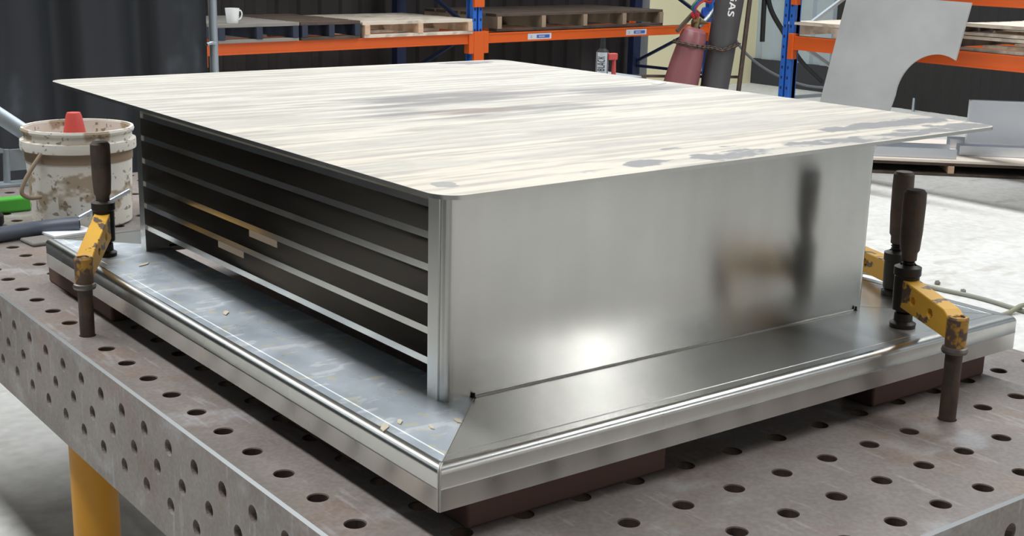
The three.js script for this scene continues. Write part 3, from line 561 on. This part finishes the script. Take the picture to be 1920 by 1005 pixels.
// steel plate leaning on the rack front, with a round bite cut from its lower corner
{
  const s = new THREE.Shape();
  // plate frame: x along +z of the world (0 at z = -45.6), y up from the floor
  s.moveTo(-0.45, 0); s.lineTo(4.6, 0); s.lineTo(5.9, 4.6); s.lineTo(6.42, 6.8);
  for (let k = 1; k <= 24; k++) { const a = Math.PI * (1 - k / 24 * 0.64); s.lineTo(9.3 + 2.88 * Math.cos(a), 6.8 + 2.88 * Math.sin(a)); }
  s.lineTo(11.0, 13.0); s.lineTo(1.4, 13.15); s.closePath();
  const o = single('steel_plate', 'grey steel plate with a round bite cut out, leaning on the right rack', 'plate', [63.2, FLOOR, -45.9], 0,
    [extrude(s, 0.12, 0, 12).rotateY(-Math.PI / 2).translate(0, 0, 0)], std('cold_rolled_steel', { color: 0xffffff, metalness: 0.25, roughness: 0.55, map: tex(256, 256, (u, v) => mixc([170, 171, 171], [190, 191, 190], fbm(u, v, 4, 4, 4)), true, [0.9, 0.9]) }));
  o.rotation.z = -0.1;
}

// ---------------------------------------------------------------- gas cylinders on their trolley
{
  const gx = 61.85, gz = -57.1;
  const lean = new THREE.Euler(0.02, 0, 0);
  const camDir = new THREE.Vector3(0.795, 0, 0.606); // across the view
  const tiltAxis = new THREE.Vector3(-0.606, 0, 0.795).normalize();
  const place = (o, x, z, deg) => { o.position.copy(V(x, FLOOR + 0.4, z)); o.quaternion.setFromAxisAngle(tiltAxis, -deg * Math.PI / 180); };
  const maroon = thing('gas_cylinder', 'short maroon gas cylinder with regulator, chained to the trolley', 'gas cylinder');
  part(maroon, 'body', lathe([[0, 0], [1.35, 0], [1.38, 0.2], [1.32, 5.2], [1.18, 7.4], [0.98, 9.3], [0.86, 9.7], [0.55, 9.95], [0, 10]], [0, 0, 0], 40), std('maroon_paint', { color: 0x875557, roughness: 0.3 }));
  part(maroon, 'valve', [rod([0, 9.9, 0], [0, 10.7, 0], 0.22), rod([-0.5, 10.4, 0], [0.6, 10.5, 0.1], 0.14)], std('brass', { color: 0x8c7a58, metalness: 0.8, roughness: 0.45 }));
  place(maroon, gx - 2.2, gz + 0.2, 12);
  const dark = thing('gas_cylinder', 'tall charcoal gas cylinder with white upright lettering beside the maroon one', 'gas cylinder');
  part(dark, 'body', lathe([[0, 0], [1.02, 0], [1.05, 0.2], [1.05, 13.6], [0.95, 14.3], [0.5, 14.9], [0.3, 15.1], [0.3, 15.5], [0, 15.5]], [0, 0, 0], 40), std('charcoal_paint', { color: 0x4b494a, roughness: 0.35 }));
  const gas = lettering(512, 128, (x) => { x.fillStyle = '#4b494a'; x.fillRect(0, 0, 512, 128); x.fillStyle = '#e6e6e2'; x.font = 'bold 112px sans-serif'; x.fillText('ARGAS', 60, 104); });
  const band = new THREE.CylinderGeometry(1.062, 1.062, 4.2, 20, 1, true, -0.36, 0.72).translate(0, 12.0, 0);
  { const p = band.attributes.position, uv = band.attributes.uv; for (let i = 0; i < p.count; i++) { const u = uv.getX(i), v = uv.getY(i); uv.setXY(i, 1 - v, u); } }
  const lab = part(dark, 'lettering', band, std('cylinder_lettering', { map: gas, roughness: 0.4 }), 'white vertical lettering', true);
  lab.rotation.y = -0.55;
  place(dark, gx + 0.75, gz + 1.6, 6.5);
  const trolley = thing('cylinder_trolley', 'rusty steel trolley frame carrying the two gas cylinders', 'trolley', [gx, FLOOR, gz]);
  part(trolley, 'base_plate', box(-4, 3, 0.15, 0.38, -1.6, 2.6, 0.03), rustSteel);
  for (const [x, z] of [[2.35, 2.9], [3.0, 2.4]]) part(trolley, 'upright', rod([x, 0.2, z], [x + 1.2, 14, z], 0.14), rustSteel);
  part(trolley, 'cross_bar', bar([-4, 6.5, -1.7], [3.2, 6.5, 2.4], 0.2, 0.2), rustSteel);
  for (const x of [-3.6, 2.8]) part(trolley, 'wheel', rod([x - 0.2, 0.6, -1.9], [x + 0.2, 0.6, -1.9], 0.6, 0.6, 24), black);
  const ch = thing('chain', 'rusty chain slung round both gas cylinders', 'chain', [gx, FLOOR + 8.9, gz]);
  const cp = new THREE.CatmullRomCurve3([[-1.75, 0.25, 0.45], [-1.95, 0.2, 1.3], [-1.6, 0.05, 2.2], [-0.6, -0.1, 2.35], [0.25, -0.15, 2.35], [0.65, -0.3, 3.1], [1.5, 0.0, 3.45], [2.45, 0.15, 3.05]].map(vec));
  const link = new THREE.TorusGeometry(0.13, 0.045, 6, 10).scale(1.5, 1, 1);
  for (let k = 0; k < 30; k++) { const t = (k + 0.5) / 30, p = cp.getPoint(t), d = cp.getTangent(t), g = link.clone().rotateX(k % 2 ? Math.PI / 2 : 0); g.applyQuaternion(new THREE.Quaternion().setFromUnitVectors(new THREE.Vector3(1, 0, 0), d)).translate(p.x, p.y, p.z); part(ch, 'link', g, rustSteel); }
  const reg = thing('gas_regulator', 'cluster of gauges and coloured hoses on the maroon gas cylinder valve', 'regulator', [gx - 0.5, 1.3, gz + 0.9]);
  part(reg, 'body', [lathe([[0, 0], [0.4, 0], [0.45, 0.3], [0.3, 0.7], [0, 0.7]], [0.4, 0.4, 0.2], 20)], std('brass_body', { color: 0x9a8a68, metalness: 0.7, roughness: 0.4 }));
  for (const [x, y, c] of [[0.0, 1.3, 0xc23a36], [1.0, 1.5, 0x2f55b0]]) { const gm = part(reg, 'gauge', lathe([[0, 0], [0.35, 0], [0.35, 0.2], [0, 0.22]], [0, 0, 0], 20).rotateX(Math.PI / 2).translate(x, y, 0.3), std('gauge_case', { color: c, roughness: 0.4 })); }
  part(reg, 'nozzle', rod([0.3, 0.4, 0.5], [2.3, 2.0, 0.6], 0.16, 0.22, 14), galv, 'pale hose fitting');
  for (const [k, c] of [[0, 0xb03430], [1, 0x2c4fa6], [2, 0x24584a]]) part(reg, 'hose', tube([[0.2, 0.9 + k * 0.3, 0.4], [-0.3 - 0.2 * k, 1.8, 0.7], [0.3, 2.3 + 0.2 * k, 0.8], [1.3, 2.2 + 0.3 * k, 0.6], [2.0, 3.2, 0.2]], 0.1, 30, 8), std('hose_rubber', { color: c, roughness: 0.5 }));
  part(reg, 'bracket', [bar([-1.4, 0.1, 0], [0, 1.4, 0.2], 0.25, 0.25), box(-0.6, 0.9, -0.2, 0.2, -0.2, 0.3, 0.05)], rustSteel);
}
// cables hanging on the right wall
for (const [pts, lab] of [
  [[[80, 9, -66], [80.1, 3, -66.2], [80.4, -0.6, -66.4]], 'short black cable end hanging before the grey cladding'],
  [[[80.3, 9, -65.5], [80.2, 3, -65.8], [82, 0.2, -65.4], [84, -2.4, -64.8], [86, -4.2, -64]], 'long black cable sweeping down behind the blue upright'],
  [[[76.6, 2.2, -67.4], [77.8, -0.6, -67], [80.2, -2.8, -66], [84, -4.4, -64.5], [88, -4.8, -63]], 'thin grey cable curving low behind the gas cylinders'],
]) { const b = pts[0]; single('wall_cable', lab, 'cable', b, 0, tube(pts.map((p) => [p[0] - b[0], p[1] - b[1], p[2] - b[2]]), lab.startsWith('thin') ? 0.12 : 0.22, 40, 8), lab.startsWith('thin') ? std('grey_cable', { color: 0x66686c, roughness: 0.6 }) : black, 'cables on the right wall'); }

// ---------------------------------------------------------------- spray can on a stool behind the vent
{
  const x = 37.8, z = -38.9, y = 0.72;
  const st = thing('work_stool', 'grey steel stool behind the vent carrying the spray can', 'stool', [x, FLOOR, z]);
  part(st, 'seat', box(-1.6, 1.6, y - FLOOR - 0.2, y - FLOOR, -1.4, 1.4, 0.05), galv);
  for (const a of [-1, 1]) for (const b of [-1, 1]) part(st, 'leg', bar([a * 1.4, 0, b * 1.2], [a * 1.4, y - FLOOR - 0.2, b * 1.2], 0.25, 0.25), galv);
  const o = thing('spray_can', 'grey and white spray can with red top and upright lettering, behind the vent', 'spray can', [x, y, z]);
  const can = lettering(512, 128, (c) => { c.fillStyle = '#c6ccd0'; c.fillRect(0, 0, 512, 128); c.fillStyle = '#4a3f40'; c.fillRect(0, 0, 512, 14); c.font = 'bold 108px sans-serif'; c.fillText('BLACK', 90, 98); });
  can.wrapT = THREE.RepeatWrapping;
  const g = new THREE.CylinderGeometry(0.33, 0.33, 1.2, 28, 1, true).translate(0, 0.6, 0);
  { const uv = g.attributes.uv; for (let i = 0; i < uv.count; i++) { const u = uv.getX(i), v = uv.getY(i); uv.setXY(i, v, 3 - u * 3); } }
  const body = part(o, 'body', g, std('can_print', { map: can, roughness: 0.35, metalness: 0.2 }), undefined, true); body.rotation.y = 0.2;
  part(o, 'shoulder', lathe([[0.33, 1.2], [0.3, 1.28], [0.2, 1.36], [0.18, 1.4], [0, 1.4]], [0, 0, 0], 24), black);
  part(o, 'cap', [rod([0, 1.38, 0], [0, 1.95, 0], 0.16, 0.13)], black);
  const n = single('red_nozzle', 'small red and white nozzle bottle beside the spray can', 'nozzle', [x + 0.56, y, z + 0.3], 0, [rod([0, 0, 0], [0, 0.8, 0], 0.13, 0.1), box(-0.45, 0.15, 0.8, 1.15, -0.15, 0.15, 0.06)], std('red_nozzle_plastic', { color: 0xc8504a, roughness: 0.5 }));
}

single('paper_scrap', 'tiny white paper scrap on the rear edge of the vent top plate', 'paper', [11.7, 4.505, -7.0], 0.4, box(-0.2, 0.2, 0, 0.05, -0.1, 0.1, 0.02), std('white_paper', { color: 0xf6f7f8, roughness: 0.8 }));
// ---------------------------------------------------------------- floor pallet with folded aluminium sections
{
  const O = [71.2, FLOOR, -45.6], T = -Math.atan2(0.7, 0.715);
  const f = (a, y, b) => [O[0] + 0.715 * a + 0.7 * b, y, O[2] + 0.7 * a - 0.715 * b];
  pallet('pallet', 'timber pallet on the concrete floor under the pale board', [...f(-3.5, FLOOR, 0)], T, 17, 11, 0.95, [darkWood, pinkWood], 'pallets on the floor');
  single('plywood_board', 'pale board lying on the floor pallet beneath the folded aluminium sections', 'board', f(-4, -7.52, 0.05), T, box(0, 18, 0, 0.2, -11.2, 0.05, 0.03), std('pale_board', { color: 0xefe2d3, roughness: 0.8 }));
  const shiny = std('bright_sheet_aluminium', { color: 0xd8dce2, metalness: 0.9, roughness: 0.32 });
  const chan = (name, lab, a0, a1, b0, w, h) => single(name, lab, 'channel', f(a0, -7.32, b0), T, [box(0, a1 - a0, 0, 0.05, -w, 0), box(0, a1 - a0, 0, h, -0.05, 0), box(0, a1 - a0, 0, h, -w, -w + 0.05)], shiny, 'folded aluminium channels on the floor pallet');
  chan('aluminium_channel', 'bright folded aluminium channel nearest the edge of the pale board', -2.5, 5.4, 0.6, 2.6, 0.75);
  chan('aluminium_channel', 'folded aluminium channel on the pale board below the standing sheet', 6.0, 13, 2.6, 1.4, 0.75);
  chan('aluminium_channel', 'short folded aluminium channel behind the others on the pale board', 6.0, 8.5, 6.3, 1.4, 0.75);
  const sh = single('aluminium_sheet', 'bluish aluminium tray sheet standing upright on the pale board', 'sheet', f(6.9, -7.3, 5.4), T, [box(0, 7, 0, 3.9, -0.08, 0), box(0, 0.08, 0, 3.9, 0, 0.5), box(0, 7, 3.82, 3.9, 0, 0.5)], shiny);
}
for (const [x, z, w, lab] of [[0.62, -0.27, 0.15, 'largest tan flake on the dusty tray flange, closest to its folded edge'], [0.9, -0.34, 0.1, 'tan flake on the dusty tray flange beside the largest flake'], [1.15, 0.06, 0.09, 'tan flake on the tray flange between the mitre and the largest flake'], [1.58, 0.06, 0.11, 'tan flake lying on the mitre seam of the tray'], [1.21, -6.43, 0.14, 'tan flake halfway along the dusty flange under the louvres'], [1.33, -10.43, 0.16, 'tan flake on the dusty flange beside the far louvre post']])
  single('paint_flake', lab, 'flake', [x, 1.118, z], 0.5 + rnd(), extrude(poly([[-w, 0], [-w * 0.4, w * 0.35], [w * 0.6, w * 0.3], [w, -0.1 * w], [w * 0.2, -w * 0.35]]), 0.012).rotateX(-Math.PI / 2), std('tan_flake', { color: 0xd8ccb4, roughness: 0.8 }), 'flakes on the tray flange');
single('steel_offcut', 'small pale offcut standing on the floor under the right rack', 'offcut', [105.5, FLOOR, -68.2], 0.5, extrude(poly([[0, 0], [0.9, 0], [0.8, 0.9], [0.1, 1.4]]), 0.2), galv);
// hoses and grit on the floor
single('air_hose', 'grey-green air hose lying on the concrete beside the table', 'hose', [45.6, FLOOR, -20], 0, tube([[-0.6, 0.1, -9], [-0.1, 0.1, -4], [-0.05, 0.1, -2.5], [0.2, 0.1, -0.3], [-0.1, 0.1, 2.2], [-0.4, 0.1, 6]], 0.11, 60, 10), std('hose_grey', { color: 0x8c8c80, roughness: 0.6 }));
single('air_hose', 'second grey-green hose running off behind the tray corner', 'hose', [44.8, FLOOR, -18], 0, tube([[-4, 0.1, -0.1], [-0.3, 0.1, 0], [0.8, 0.33, 0.05], [1.7, 0.12, 0.1], [3.5, 0.1, 0.6]], 0.11, 40, 10), std('hose_olive', { color: 0x85836f, roughness: 0.6 }));
for (const [x, z, lab] of [[46.6, -23.2, 'larger grey crumb of grit on the concrete close to the hose'], [46.4, -21.6, 'smaller flat crumb of grit touching the shadow of the hose']]) single('floor_crumb', lab, 'grit', [x, FLOOR, z], rnd(), [new THREE.IcosahedronGeometry(0.16, 0).scale(1, lab.startsWith('larger') ? 1 : 0.6, 1).translate(0, 0.08, 0)], std('grit', { color: 0x77756f, roughness: 0.9 }), 'grit beside the hose');

renderer.render(scene, camera);
